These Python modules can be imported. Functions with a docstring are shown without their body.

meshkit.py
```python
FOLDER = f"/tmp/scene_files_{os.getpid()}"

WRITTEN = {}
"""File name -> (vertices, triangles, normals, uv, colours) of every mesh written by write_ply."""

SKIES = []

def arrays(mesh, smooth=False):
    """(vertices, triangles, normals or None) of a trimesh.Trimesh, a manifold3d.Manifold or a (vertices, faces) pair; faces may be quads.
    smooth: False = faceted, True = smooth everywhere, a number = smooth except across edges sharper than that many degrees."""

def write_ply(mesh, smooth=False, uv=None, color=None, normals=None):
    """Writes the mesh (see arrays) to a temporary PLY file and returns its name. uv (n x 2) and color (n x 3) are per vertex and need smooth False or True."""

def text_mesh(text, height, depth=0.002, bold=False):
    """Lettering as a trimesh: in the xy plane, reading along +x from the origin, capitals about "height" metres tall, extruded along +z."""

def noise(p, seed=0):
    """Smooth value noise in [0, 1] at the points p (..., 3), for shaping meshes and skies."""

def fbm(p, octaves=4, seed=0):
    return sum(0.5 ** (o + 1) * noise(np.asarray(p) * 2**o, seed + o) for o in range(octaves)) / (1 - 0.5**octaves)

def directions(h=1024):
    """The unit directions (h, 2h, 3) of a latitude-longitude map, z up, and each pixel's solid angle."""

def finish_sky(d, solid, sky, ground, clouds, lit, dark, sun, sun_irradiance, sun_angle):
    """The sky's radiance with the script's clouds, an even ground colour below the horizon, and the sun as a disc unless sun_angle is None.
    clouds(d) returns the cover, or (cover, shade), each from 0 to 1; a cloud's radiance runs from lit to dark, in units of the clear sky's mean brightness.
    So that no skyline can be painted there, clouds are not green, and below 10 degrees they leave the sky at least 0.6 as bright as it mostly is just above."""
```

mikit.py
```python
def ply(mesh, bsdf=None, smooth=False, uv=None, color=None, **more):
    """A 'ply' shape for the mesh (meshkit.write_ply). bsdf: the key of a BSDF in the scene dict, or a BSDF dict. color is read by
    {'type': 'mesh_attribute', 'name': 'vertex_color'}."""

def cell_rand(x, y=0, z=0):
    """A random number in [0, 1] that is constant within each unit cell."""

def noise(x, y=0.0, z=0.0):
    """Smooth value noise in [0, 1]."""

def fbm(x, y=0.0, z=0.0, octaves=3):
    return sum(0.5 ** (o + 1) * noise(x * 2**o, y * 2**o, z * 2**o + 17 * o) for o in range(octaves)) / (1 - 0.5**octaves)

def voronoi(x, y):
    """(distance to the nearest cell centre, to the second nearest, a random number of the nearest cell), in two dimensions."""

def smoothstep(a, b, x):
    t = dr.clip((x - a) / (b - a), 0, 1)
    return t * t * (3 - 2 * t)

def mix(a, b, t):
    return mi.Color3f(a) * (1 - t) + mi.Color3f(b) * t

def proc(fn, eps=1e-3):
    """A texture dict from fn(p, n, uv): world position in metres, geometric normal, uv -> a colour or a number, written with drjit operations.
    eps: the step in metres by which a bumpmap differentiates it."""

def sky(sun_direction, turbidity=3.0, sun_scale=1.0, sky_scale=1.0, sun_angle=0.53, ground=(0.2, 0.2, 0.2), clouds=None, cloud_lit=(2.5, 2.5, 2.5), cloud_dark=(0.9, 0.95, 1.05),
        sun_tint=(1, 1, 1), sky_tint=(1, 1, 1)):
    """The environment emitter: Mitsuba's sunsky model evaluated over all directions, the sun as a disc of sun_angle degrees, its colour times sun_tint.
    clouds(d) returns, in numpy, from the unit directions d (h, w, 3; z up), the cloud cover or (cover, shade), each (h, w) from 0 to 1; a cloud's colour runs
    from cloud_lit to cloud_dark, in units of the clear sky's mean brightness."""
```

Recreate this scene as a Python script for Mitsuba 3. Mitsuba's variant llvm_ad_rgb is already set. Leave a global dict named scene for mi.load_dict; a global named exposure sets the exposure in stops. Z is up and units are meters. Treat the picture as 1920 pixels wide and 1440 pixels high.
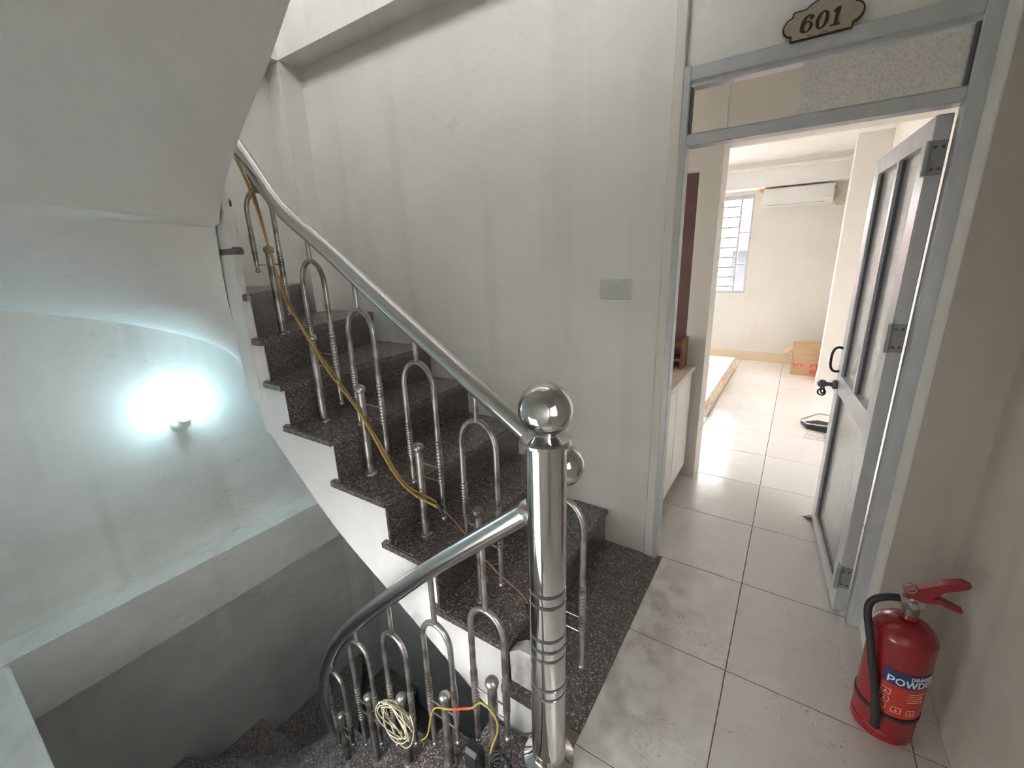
import math, random
import numpy as np, trimesh, mitsuba as mi, drjit as dr
import manifold3d as m3
import mikit, meshkit
from mikit import proc, noise, fbm, voronoi, cell_rand, smoothstep, mix
from shapely.geometry import Polygon, Point, LineString
from shapely.geometry import box as shapely_box
from shapely import affinity
from scipy.interpolate import PchipInterpolator, CubicSpline

# ------------------------------------------------------------------ camera, sky, exposure
T = mi.ScalarTransform4f
CAM = np.array([[0.83659631, 0.54695217, -0.03082089],
                [0.12518254, -0.24564059, -0.961244],
                [-0.53332536, 0.80031495, -0.27397087]])        # world -> (right, down, forward)
EYE = np.array([0.0, 0.0, 1.5])
M = np.eye(4)
M[:3, 0], M[:3, 1], M[:3, 2], M[:3, 3] = -CAM[0], -CAM[1], CAM[2], EYE
exposure = 0.2
scene, labels = {}, {}
scene['camera'] = {'type': 'perspective', 'fov': 100.3735, 'fov_axis': 'x', 'to_world': T(M.tolist()), 'near_clip': 0.02, 'far_clip': 200.0}
SKY = 75.0
scene['sky'] = mikit.sky([0.3, 0.5, 0.8], turbidity=5.0, sun_scale=0.0, sky_scale=1.0, ground=(0.35, 0.34, 0.33),
                         clouds=lambda d: np.ones(d.shape[:2]), cloud_lit=(SKY, SKY, SKY * 1.0), cloud_dark=(SKY, SKY, SKY))
LAMP = (39.0, 63.0, 73.0)

# ------------------------------------------------------------------ helpers
def sbox(x0, x1, y0, y1):
    return shapely_box(x0, y0, x1, y1)

def key_for(base):
    if base not in scene and base not in labels:
        return base
    i = 1
    while f'{base}_{i:03d}' in scene or f'{base}_{i:03d}' in labels:
        i += 1
    return f'{base}_{i:03d}'

def cat(*ms):
    ms = [m for x in ms for m in (x if isinstance(x, (list, tuple)) else [x])]
    return trimesh.util.concatenate(ms)

def add(base, mesh, mat, smooth=35, label=None, category=None, group=None, kind=None):
    k = key_for(base)
    scene[k] = mesh if isinstance(mesh, dict) else mikit.ply(mesh, mat, smooth)
    lab = {}
    for a, b in (('label', label), ('category', category), ('group', group), ('kind', kind)):
        if b: lab[a] = b
    if lab: labels[k] = lab
    return k

def thing(base, label, category, group=None):
    k = key_for(base)
    labels[k] = {'label': label, 'category': category}
    if group: labels[k]['group'] = group
    return k

def struct(base):
    k = key_for(base)
    labels[k] = {'kind': 'structure'}
    return k

def man(mf):
    me = mf.to_mesh()
    return trimesh.Trimesh(np.array(me.vert_properties)[:, :3], np.array(me.tri_verts), process=False)

def tom(tm):
    return m3.Manifold(m3.Mesh(np.asarray(tm.vertices, np.float32), np.asarray(tm.faces, np.uint32)))

def box(x0, x1, y0, y1, z0, z1, ch=0.0):
    """a box, its edges chamfered by ch"""
    if ch <= 0:
        m = trimesh.creation.box((x1 - x0, y1 - y0, z1 - z0))
        m.apply_translation(((x0 + x1) / 2, (y0 + y1) / 2, (z0 + z1) / 2))
        return m
    pts = []
    for x in ((x0, x0 + ch), (x1, x1 - ch)):
        for y in ((y0, y0 + ch), (y1, y1 - ch)):
            for z in ((z0, z0 + ch), (z1, z1 - ch)):
                pts += [(x[0], y[1], z[1]), (x[1], y[0], z[1]), (x[1], y[1], z[0])]
    return trimesh.convex.convex_hull(np.array(pts))

def tube(points, r, sides=12, closed=False):
    p = np.asarray(points, float)
    n = len(p)
    r = np.broadcast_to(np.asarray(r, float), (n,))
    t = np.gradient(p, axis=0)
    t /= np.linalg.norm(t, axis=1, keepdims=True) + 1e-12
    a = np.cross(t[0], [0, 0, 1.0] if abs(t[0][2]) < .9 else [1.0, 0, 0]); a /= np.linalg.norm(a)
    rings = []
    ang = np.arange(sides) * 2 * np.pi / sides
    for i in range(n):
        a = a - t[i] * (a @ t[i]); a /= np.linalg.norm(a) + 1e-12
        b = np.cross(t[i], a)
        rings.append(p[i] + r[i] * (np.cos(ang)[:, None] * a + np.sin(ang)[:, None] * b))
    v = np.vstack(rings + [p[:1], p[-1:]])
    f = []
    for i in range(n - 1):
        for j in range(sides):
            k = (j + 1) % sides
            a0, a1, b0, b1 = i * sides + j, i * sides + k, (i + 1) * sides + j, (i + 1) * sides + k
            f += [(a0, a1, b1), (a0, b1, b0)]
    for j in range(sides):
        k = (j + 1) % sides
        f.append((n * sides, k, j))
        f.append((n * sides + 1, (n - 1) * sides + j, (n - 1) * sides + k))
    return trimesh.Trimesh(v, np.array(f), process=False)

def spline(keys, n=60):
    k = np.asarray(keys, float)
    s = np.r_[0, np.cumsum(np.linalg.norm(np.diff(k, axis=0), axis=1))]
    return PchipInterpolator(s, k)(np.linspace(0, s[-1], n))

def curve(keys, n=60):
    k = np.asarray(keys, float)
    s = np.r_[0, np.cumsum(np.linalg.norm(np.diff(k, axis=0), axis=1))]
    return CubicSpline(s, k)(np.linspace(0, s[-1], n))

def lathe(prof, sides=32, at=(0, 0, 0)):
    m = trimesh.creation.revolve(np.array(prof, float), sections=sides)
    m.apply_translation(at)
    return m

def cyl(p0, p1, r, sides=20, ch=0.0):
    p0, p1 = np.array(p0, float), np.array(p1, float)
    if ch:
        d = (p1 - p0) / np.linalg.norm(p1 - p0)
        return tube([p0, p0 + d * 1e-5, p0 + d * ch, p1 - d * ch, p1 - d * 1e-5, p1], [r - ch, r - ch, r, r, r - ch, r - ch], sides)
    return tube([p0, p1], r, sides)

def ball(c, r, sub=3):
    m = trimesh.creation.icosphere(subdivisions=sub, radius=r)
    m.apply_translation(c)
    return m

def extrude(poly, z0, z1):
    polys = [g for g in getattr(poly, 'geoms', [poly]) if g.area > 1e-7]
    ms = []
    for g in polys:
        m = trimesh.creation.extrude_polygon(g, z1 - z0, engine='earcut')
        m.apply_translation((0, 0, z0))
        ms.append(m)
    return cat(ms)

def upright(m, y):
    """turns a mesh drawn in the xy plane (z = depth) so that x stays, y points up and its front looks towards -Y at depth y"""
    v = np.asarray(m.vertices)
    return trimesh.Trimesh(np.stack([v[:, 0], y - v[:, 2], v[:, 1]], 1), m.faces, process=False)

def sheet_xz(x0, x1, y, z0, z1):
    """one upright sheet of glass"""
    return trimesh.Trimesh([(x0, y, z0), (x1, y, z0), (x1, y, z1), (x0, y, z1)], [(0, 1, 2), (0, 2, 3)], process=False)

def slat(p0, p1, z0, z1, t):
    """an upright board over the line p0-p1, thickness t to the right of the direction"""
    p0, p1 = np.array(p0, float), np.array(p1, float)
    d = (p1 - p0) / np.linalg.norm(p1 - p0)
    n = np.array([d[1], -d[0]])
    q = [p0, p1, p1 + n * t, p0 + n * t]
    v = [(x, y, z) for z in (z0, z1) for x, y in q]
    return trimesh.convex.convex_hull(np.array(v))

# ------------------------------------------------------------------ materials
def mat(key, d):
    scene[key] = d
    return key

def pr(rgb, rough=.5, **k):
    return {'type': 'twosided', 'b': {'type': 'principled', 'base_color': rgb if isinstance(rgb, dict) else {'type': 'rgb', 'value': list(rgb)}, 'roughness': rough, **k}}

def paint(base, grime, amount=.35):
    def fn(p, n, uv):
        big = fbm(p.x * 1.3 + 7, p.y * 1.3, p.z * 1.3 + 3, 4)
        streak = fbm((p.x + p.y) * 9, p.z * .7, p.x * 2, 3)
        fine = fbm(p.x * 30, p.y * 30, p.z * 30, 2)
        spots = smoothstep(.80, .88, noise(p.x * 34 + 5, p.y * 34, p.z * 34)) * smoothstep(.5, .75, big)
        low = smoothstep(.65, .2, p.z) * smoothstep(.35, .7, fbm(p.x * 5, p.y * 5, p.z * 7, 3))
        k = amount * (smoothstep(.42, .75, big) * .6 + smoothstep(.5, .8, streak) * .5 + fine * .15 + spots * .6 + low * .5)
        return mix(base, grime, dr.clip(k, 0, 1))
    return proc(fn)

mat('paint_white', pr(paint((.80, .80, .772), (.52, .50, .45), .36), .55, specular=.3))
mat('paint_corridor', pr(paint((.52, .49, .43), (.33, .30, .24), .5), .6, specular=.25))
mat('paint_soffit', pr(paint((.78, .78, .765), (.60, .60, .59), .3), .6, specular=.25))
mat('paint_cream', pr(paint((.76, .735, .685), (.66, .62, .55), .3), .6, specular=.25))
mat('paint_ceiling', pr((.84, .83, .81), .7, specular=.2))
mat('paint_tan', pr((.70, .58, .42), .6))

def granite_fn(p, n, uv):
    a = noise(p.x * 210, p.y * 210, p.z * 210)
    b = noise(p.x * 95 + 9, p.y * 95, p.z * 95 + 4)
    c = fbm(p.x * 3, p.y * 3, p.z * 3, 3)
    base = mix((.058, .053, .054), (.105, .085, .08), smoothstep(.3, .7, b))
    base = mix(base, (.33, .27, .25), smoothstep(.66, .80, a))
    return base * (0.75 + .5 * c)
mat('granite', pr(proc(granite_fn), .32, specular=.5))
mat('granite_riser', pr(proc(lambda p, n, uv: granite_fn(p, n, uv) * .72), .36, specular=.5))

def tile_fn(p, n, uv):
    big = fbm(p.x * 4, p.y * 4, 1.7, 4)
    fine = fbm(p.x * 26, p.y * 26, 3.1, 3)
    r = cell_rand(dr.floor((p.x + .05) / .53), dr.floor((p.y - 1.46) / .53), 5)
    base = mix((.84, .815, .80), (.87, .855, .855), r)
    cor = smoothstep(2.2, 1.6, p.y)                       # the landing is trodden, the room is cleaner
    dirt = smoothstep(.35, .85, big) * .45 + smoothstep(.45, .85, fine) * .2
    edge = smoothstep(.05, -.40, p.x) * smoothstep(-.5, -.42, p.x) * smoothstep(.25, .8, fbm(p.x * 14, p.y * 14, 9, 3))
    spots = smoothstep(.80, .92, noise(p.x * 150, p.y * 150, 2.0)) * smoothstep(.5, .7, fbm(p.x * 9, p.y * 9, 5.0, 2))
    k = (dirt * .3 + edge * .5 + spots * .45) * (.15 + .85 * cor)
    return mix(base, (.33, .29, .24), dr.clip(k, 0, 1))
mat('floor_tile', pr(proc(tile_fn), proc(lambda p, n, uv: .10 + .16 * fbm(p.x * 7, p.y * 7, 4.0, 3)), specular=.6))
mat('grout', pr((.16, .14, .12), .9))
mat('steel', pr((.70, .70, .69), .2, metallic=1.0))
def dull_fn(p, n, uv):
    return mix((.40, .38, .36), (.20, .18, .16), smoothstep(.4, .7, fbm(p.x * 18, p.y * 18, p.z * 18, 3)))
mat('steel_dull', pr(proc(dull_fn), .34, metallic=.85))
mat('steel_newel', pr((.63, .625, .615), .07, metallic=1.0))
mat('groove', pr((.05, .05, .05), .5))
mat('aluminium', pr(proc(lambda p, n, uv: mix((.60, .62, .64), (.52, .53, .545), fbm(p.x * 40, p.y * 40, p.z * 12, 3))), .38, metallic=.12, specular=.5))
mat('aluminium_dark', pr((.12, .12, .125), .45, metallic=.4))
mat('hinge_metal', pr((.30, .31, .31), .4, metallic=.6))
mat('white_plastic', pr((.83, .83, .81), .35))
mat('switch_plastic', pr((.60, .62, .59), .35))
mat('black', pr((.012, .012, .013), .45))
mat('black_rubber', pr((.018, .017, .017), .6))
mat('red_paint', pr((.19, .007, .012), .22, clearcoat=.6, clearcoat_gloss=.9))
mat('red_label', pr((.36, .03, .02), .4))
mat('blue_label', pr((.02, .03, .12), .4))
mat('white_print', pr((.85, .85, .85), .5))
mat('pale_print', pr((.75, .40, .32), .5))
mat('yellow_cable', pr((.36, .26, .05), .45))
mat('brown_cable', pr((.20, .12, .05), .5))
mat('red_cable', pr((.55, .06, .03), .45))
mat('cream_cable', pr((.62, .58, .42), .45))
mat('sign_face', pr(proc(lambda p, n, uv: mix((.36, .315, .235), (.28, .24, .17), fbm(p.x * 60, p.y * 60, p.z * 60, 3))), .45))
mat('sign_dark', pr((.028, .018, .012), .45))
mat('sign_script', pr((.20, .14, .08), .5))
def carton_fn(p, n, uv):
    return mix((.56, .37, .22), (.48, .31, .18), fbm(p.x * 9, p.y * 9, p.z * 40, 3))
mat('carton', pr(proc(carton_fn), .8))
mat('carton_print', pr((.72, .11, .10), .7))
mat('wood', pr(proc(lambda p, n, uv: mix((.20, .095, .04), (.11, .05, .02), fbm(p.x * 18, p.y * 60, p.z * 60, 3))), .5))
mat('maroon_tile', pr(proc(lambda p, n, uv: mix((.16, .085, .082), (.11, .055, .052), fbm(p.x * 4, p.y * 9, p.z * 9, 3))), .3))
mat('counter_top', pr((.62, .52, .42), .3))
mat('pink', pr((.75, .32, .36), .5))
mat('facade_white', pr((.80, .78, .78), .8))
mat('facade_pink', pr((.80, .24, .32), .8))
mat('glass_grey', pr((.10, .12, .14), .12))
mat('paper_white', pr(proc(lambda p, n, uv: mix((.70, .66, .66), (.50, .52, .58), smoothstep(.52, .7, fbm(p.x * 16, p.y * 16, p.z * 16, 3)))), .6))
mat('box_red', pr((.14, .035, .03), .6))
mat('orange', pr((.75, .33, .08), .6))
mat('pipe_cream', pr((.66, .62, .42), .5))
def mattress_fn(p, n, uv):
    c = cell_rand(dr.floor(p.y * 3.1), dr.floor(p.z * 14 + p.y * 2), 3)
    col = dr.select(c < .36, mi.Color3f(.70, .38, .16), dr.select(c < .55, mi.Color3f(.33, .38, .60), dr.select(c < .8, mi.Color3f(.66, .60, .40), mi.Color3f(.60, .55, .52))))
    return mix(col, (.75, .68, .60), smoothstep(.35, .75, fbm(p.x * 14, p.y * 14, p.z * 30, 3)))
mat('mattress_wrap', pr(proc(mattress_fn), .35))
mat('mattress_top', pr((.78, .82, .88), .4))
# patterned glass: a sheet with a pressed relief of little scales
def relief(p, n, uv):
    u, w = (p.x + p.y) * 68.0, p.z * 68.0
    f1, f2, c = voronoi(u, w)
    row = dr.floor(w)
    s = dr.sin(6.2832 * u) * dr.sin(6.2832 * w)
    return .5 * smoothstep(.0, .5, f2 - f1) + .25 * s
def glass_tint(p, n, uv):
    u, w = (p.x + p.y) * 68.0, p.z * 68.0
    f1, f2, c = voronoi(u, w)
    return mix((.80, .86, .88), (.96, .99, .99), dr.clip(smoothstep(.35, .05, f2 - f1) * .8 + .4 * c, 0, 1))
mat('pattern_glass', {'type': 'bumpmap', 'scale': .003, 'tex': proc(relief, 1e-3),
    'b': {'type': 'principledthin', 'base_color': proc(glass_tint), 'roughness': .28, 'spec_trans': .7, 'diff_trans': 1.1, 'eta': 1.5}})
mat('pane_glass', {'type': 'thindielectric', 'int_ior': 1.5})

# ------------------------------------------------------------------ plan
XL, XR, YB, YN = -3.03, 0.563, 1.965, -0.17
YI1, YI2 = 0.985, 0.945            # inner edges of the first and second flight
RISE, STOREY = 0.2, 3.4
ROOF = 5.2

# the setting: walls, beams
k = struct('wall_back')
scene[k] = mikit.ply(box(XL - .15, -.49, YB, YB + .14, -3.4, ROOF), 'paint_white', False)
add('wall_back__beam', box(XL + .147, -.49, YB - .147, YB, 2.75, 3.2), 'paint_white', False)
add('wall_back__column', box(XL, XL + .147, YB - .147, YB, -3.4, 3.4), 'paint_white', False)
add('wall_back__header', box(-.49, XR, YB + .03, YB + .14, 2.2, ROOF), 'paint_white', False)
add('wall_back__base', box(-.49, .392, YB, YB + .14, -3.4, -.2), 'paint_white', False)
k = struct('wall_left')
scene[k] = mikit.ply(box(XL - .15, XL, YN - .15, YB, -3.4, ROOF), 'paint_white', False)
add('wall_left__floor_beam', box(XL, XL + .18, YN, YB - .147, -.575, -.21, .004), 'paint_white', False)
add('wall_left__beam', box(XL, XL + .147, YN, YB - .147, 2.75, 3.2), 'paint_white', False)
k = struct('wall_front')
UW = (-2.7, .0, 3.75, 4.6)      # a big window of the storey above, out of sight
LW = (-1.55, -.60, -.15, .70)      # the stair window over the near floor beam, left of the camera and out of sight
scene[k] = mikit.ply(cat(box(XL, XR + .15, YN - .15, YN, LW[3], UW[2]), box(XL, XR + .15, YN - .15, YN, -3.4, LW[2]), box(XL, LW[0], YN - .15, YN, LW[2], LW[3]), box(LW[1], XR + .15, YN - .15, YN, LW[2], LW[3]), box(XL, XR + .15, YN - .15, YN, UW[3], ROOF), box(XL, UW[0], YN - .15, YN, UW[2], UW[3]), box(UW[1], XR + .15, YN - .15, YN, UW[2], UW[3])), 'paint_white', False)
add('wall_front__floor_beam', box(XL + .18, -1.45, YN, -.012, -.575, -.21, .02), 'paint_white', False)
k = struct('wall_right')
RW = (-.12, .55, .95, 1.75)       # the corridor window beside the camera, out of sight
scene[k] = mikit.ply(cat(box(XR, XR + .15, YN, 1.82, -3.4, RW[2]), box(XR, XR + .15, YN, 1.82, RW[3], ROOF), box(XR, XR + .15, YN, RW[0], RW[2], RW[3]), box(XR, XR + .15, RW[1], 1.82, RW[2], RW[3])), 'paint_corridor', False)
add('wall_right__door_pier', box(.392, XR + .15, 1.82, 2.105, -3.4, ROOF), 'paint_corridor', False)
add('wall_right__reveal', box(.388, .392, 1.82, 1.955, 0, 3.2), 'paint_white', False)
k = struct('ceiling')
scene[k] = mikit.ply(box(-.52, XR, YN, YB, 3.2, 3.4), 'paint_ceiling', False)
add('ceiling__roof', box(XL - .15, XR + .15, YN - .15, YB + .14, ROOF, ROOF + .12), 'paint_ceiling', False)

# floor: grout bed and one mesh per tile
k = struct('floor')
scene[k] = mikit.ply(cat(box(-.50, XR, YN, YB - .0, -.2, -.003), box(-.50, XR, YB, 2.105, -.2, -.003), box(-3.0, .62, 2.105, 7.2, -.2, -.003)), 'grout', False)
TS, G = .53, .0018
for i in range(-6, 3):
    for j in range(-4, 12):
        x0, x1, y0, y1 = -.05 + TS * i, -.05 + TS * (i + 1), 1.46 + TS * j, 1.46 + TS * (j + 1)
        for ax0, ax1, ay0, ay1 in ((-.418, XR, YN, 1.99), (-.50, .392, 1.99, 2.52), (-3.0, -.50, 2.105, 2.52), (.392, .60, 2.105, 2.52), (-3.0, .60, 2.52, 7.06)):
            a0, a1, b0, b1 = max(x0, ax0), min(x1, ax1), max(y0, ay0), min(y1, ay1)
            if a1 - a0 > .02 and b1 - b0 > .02:
                gx0, gx1 = (G if a0 == x0 else 0), (G if a1 == x1 else 0)
                gy0, gy1 = (G if b0 == y0 else 0), (G if b1 == y1 else 0)
                add('floor__tile', box(a0 + gx0, a1 - gx1, b0 + gy0, b1 - gy1, -.02, 0, .0012), 'floor_tile', False)
# lower landing floor, far below
add('floor__slab', box(XL, XR, YN, YB, -3.5, -3.4), 'grout', False)
# faces of the landing slab towards the stairwell
add('floor__slab_edge', box(-.50, -.42, YN, .955, -.42, -.034), 'paint_white', False)

# ------------------------------------------------------------------ staircase
I = {1: (-.73, YI1), 2: (-1.045, YI1), 3: (-1.298, YI1), 4: (-1.602, YI1), 5: (-1.92, YI1), 6: (-2.03, YI1), 7: (-2.075, YI1), 8: (-2.1775, .982), 9: (-2.205, .965), 10: (-2.185, .95)}
O = {1: (-.735, YB), 2: (-1.03, YB), 3: (-1.288, YB), 4: (-1.655, YB), 5: (-1.95, YB), 6: (-2.473, YB), 7: (XL, 1.82), 8: (XL, .92), 9: (XL, .45), 10: (-2.72, YN)}
for L in range(11, 18):
    x = -.52 - .25 * (17 - L)
    I[L], O[L] = (x, YI2), (x, YN)
mid = {6: [(XL, YB)], 9: [(XL, YN)]}
column = sbox(XL - .01, XL + .147, YB - .147, YB + .01)
plan_all = sbox(XL, -.3, YN, YB)
def zone(L):
    inner = [I[L], (-2.15, YI2), I[L + 1]] if L == 10 else [I[L], (-2.15, YI1), I[L + 1]] if L == 7 else [I[L], I[L + 1]]
    return Polygon([*inner, O[L + 1], *mid.get(L, []), O[L]]).buffer(0)

# the underside of the stair slab: level across each flight, a helicoid about the pivot in the turn
PV = np.array([-2.15, .965])
XS = -2.10
f1 = PchipInterpolator([-2.10, -1.939, -1.663, -1.341, -1.0, -.705, -.42], [.70, .557, .32, .123, -.08, -.245, -.36])
f2 = PchipInterpolator([-2.10, -1.96, -1.785, -1.57, -1.385, -.95, -.52], [1.725, 1.87, 2.005, 2.142, 2.28, 2.61, 2.94])
fz = PchipInterpolator(np.radians([86, 110, 131, 160, 168, 189, 214, 232, 252, 274]), [.70, .80, .89, 1.025, 1.085, 1.245, 1.365, 1.465, 1.58, 1.725])
ci, co = [], []
for x in np.linspace(-.42, XS, 50)[:-1]:
    z = float(f1(x)); ci.append((x, YI1, z)); co.append((x, YB, z))
corners = [math.atan2(YB - PV[1], XL - PV[0]), math.atan2(YN - PV[1], XL - PV[0]) + 2 * math.pi]
q0, q1 = math.atan2(YB - PV[1], XS - PV[0]), math.atan2(YN - PV[1], XS - PV[0]) + 2 * math.pi
for q in np.unique(np.r_[np.linspace(q0, q1, 110), corners]):
    c, s_ = math.cos(q), math.sin(q)
    r = min([r for r in ((XL - PV[0]) / c if c < -1e-6 else 9, (YB - PV[1]) / s_ if s_ > 1e-6 else 9, (YN - PV[1]) / s_ if s_ < -1e-6 else 9)])
    z = float(fz(q))
    wv = min(1, (q - q0) / .6, (q1 - q) / .6)
    ci.append((PV[0] + .055 * c if c < 0 else PV[0] + .05 * (1 - wv), PV[1] + .02 * s_, z)); co.append((PV[0] + r * c, PV[1] + r * s_, z))
for x in np.linspace(XS, -.52, 50)[1:]:
    z = float(f2(x)); ci.append((x, YI2, z)); co.append((x, YN, z))
ci, co = np.array(ci), np.array(co)
tt = np.arange(len(ci))
from scipy.ndimage import gaussian_filter1d
def ease(c_, sigma):
    """smooths the height along the path's own length, so that no crease shows where the turn meets the flights"""
    w = np.r_[0, np.cumsum(np.linalg.norm(np.diff(c_[:, :2], axis=0), axis=1))]
    g = np.linspace(0, w[-1], 1200)
    z = gaussian_filter1d(np.interp(g, w, c_[:, 2]), sigma / (g[1] - g[0]), mode='nearest')
    return np.interp(w, g, z)
co[:, 2] = .35 * co[:, 2] + .65 * ease(co, .28)
NV = 9
grid = ci[:, None] + (co - ci)[:, None] * np.linspace(0, 1, NV)[None, :, None]
low = grid.reshape(-1, 3)
high = low.copy(); high[:, 2] = 4.5
nt = len(tt)
f = []
for i in range(nt - 1):
    for j in range(NV - 1):
        a, b, c, d = i * NV + j, (i + 1) * NV + j, (i + 1) * NV + j + 1, i * NV + j + 1
        f += [(a, b, c), (a, c, d)]
f = np.array(f)
N = len(low)
rim = [i * NV for i in range(nt)] + [(nt - 1) * NV + j for j in range(1, NV)] + [i * NV + NV - 1 for i in range(nt - 2, -1, -1)] + [j for j in range(NV - 2, 0, -1)]
sides = []
for a, b in zip(rim, rim[1:] + rim[:1]):
    sides += [(a, b, b + N), (a, b + N, a + N)]
solid = trimesh.Trimesh(np.vstack([low, high]), np.vstack([f, f[:, ::-1] + N, np.array(sides)]), process=False)
trimesh.repair.fix_normals(solid)
above = tom(solid)
body = m3.Manifold()
for L in range(1, 17):
    p = zone(L)
    g = max(getattr(p, 'geoms', [p]), key=lambda q: q.area)
    body += tom(extrude(g.buffer(.01, join_style='mitre', mitre_limit=2.0), -1.0, RISE * L - .03))
lowstep = Polygon([(-.40, YI1 - .01), (I[1][0] - .02, YI1 - .01), (O[1][0] - .02, YB + .01), (-.40, YB + .01)])
body += tom(extrude(lowstep, -1.0, -.034 + .004))
body = body ^ above
body += tom(extrude(sbox(-2.195, -2.076, .957, .9855), .9, 1.97))      # the plastered core that the winders turn about
body_mesh = man(body)
col_mesh = box(XL - .05, XL + .147, YB - .147, YB + .05, -5, 5)
body_mesh = man(tom(body_mesh) - tom(col_mesh))
body_mesh.merge_vertices()

skin = grid.copy(); skin[:, :, 2] -= .0015
skin_mesh = trimesh.Trimesh(skin.reshape(-1, 3), f[:, ::-1], process=False)
tread_meshes, riser_meshes = {}, {}
for L in range(1, 17):
    p = zone(L).buffer(.022, join_style='mitre', mitre_limit=2.0).intersection(plan_all).difference(column)
    if L in (8, 9): p = p.union(sbox(-2.215, {8: -2.062, 9: -2.085}[L], .955, 1.0))
    a = extrude(p, RISE * L - .03, RISE * L - .005)
    b = extrude(p.buffer(-.005), RISE * L - .005, RISE * L)
    # a small arris between the slab's side and its top
    tread_meshes[L] = cat(a, b)
for L in range(1, 18):
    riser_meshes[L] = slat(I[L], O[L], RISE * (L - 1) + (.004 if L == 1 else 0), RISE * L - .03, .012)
first_slab = extrude(sbox(-.735, -.418, YI1 - .02, YB), -.03, .004)

def staircase(label, dz, levels, with_first):
    s = thing('staircase', label, 'staircase')
    tw = T().translate([0, 0, dz])
    add(s + '__body', {**PLY['body'], 'to_world': tw}, None)
    add(s + '__soffit', {**PLY['skin'], 'to_world': tw}, None)
    if with_first: add(s + '__tread', {**PLY['first'], 'to_world': tw}, None)
    for L in levels:
        if L in tread_meshes: add(s + '__tread', {**PLY[f't{L}'], 'to_world': tw}, None)
        add(s + '__riser', {**PLY[f'r{L}'], 'to_world': tw}, None)
    return s
PLY = {'body': mikit.ply(body_mesh, 'paint_soffit', False), 'skin': mikit.ply(skin_mesh, 'paint_soffit', True), 'first': mikit.ply(first_slab, 'granite', False)}
for L, m_ in tread_meshes.items(): PLY[f't{L}'] = mikit.ply(m_, 'granite', False)
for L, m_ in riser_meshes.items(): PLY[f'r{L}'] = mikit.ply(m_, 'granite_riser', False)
S_up = staircase('white plastered winding staircase with dark granite treads rising behind the newel post', 0, range(1, 18), True)
S_dn = staircase('dark granite staircase going down from the landing, seen through the lower balusters', -STOREY, range(1, 18), True)

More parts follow.
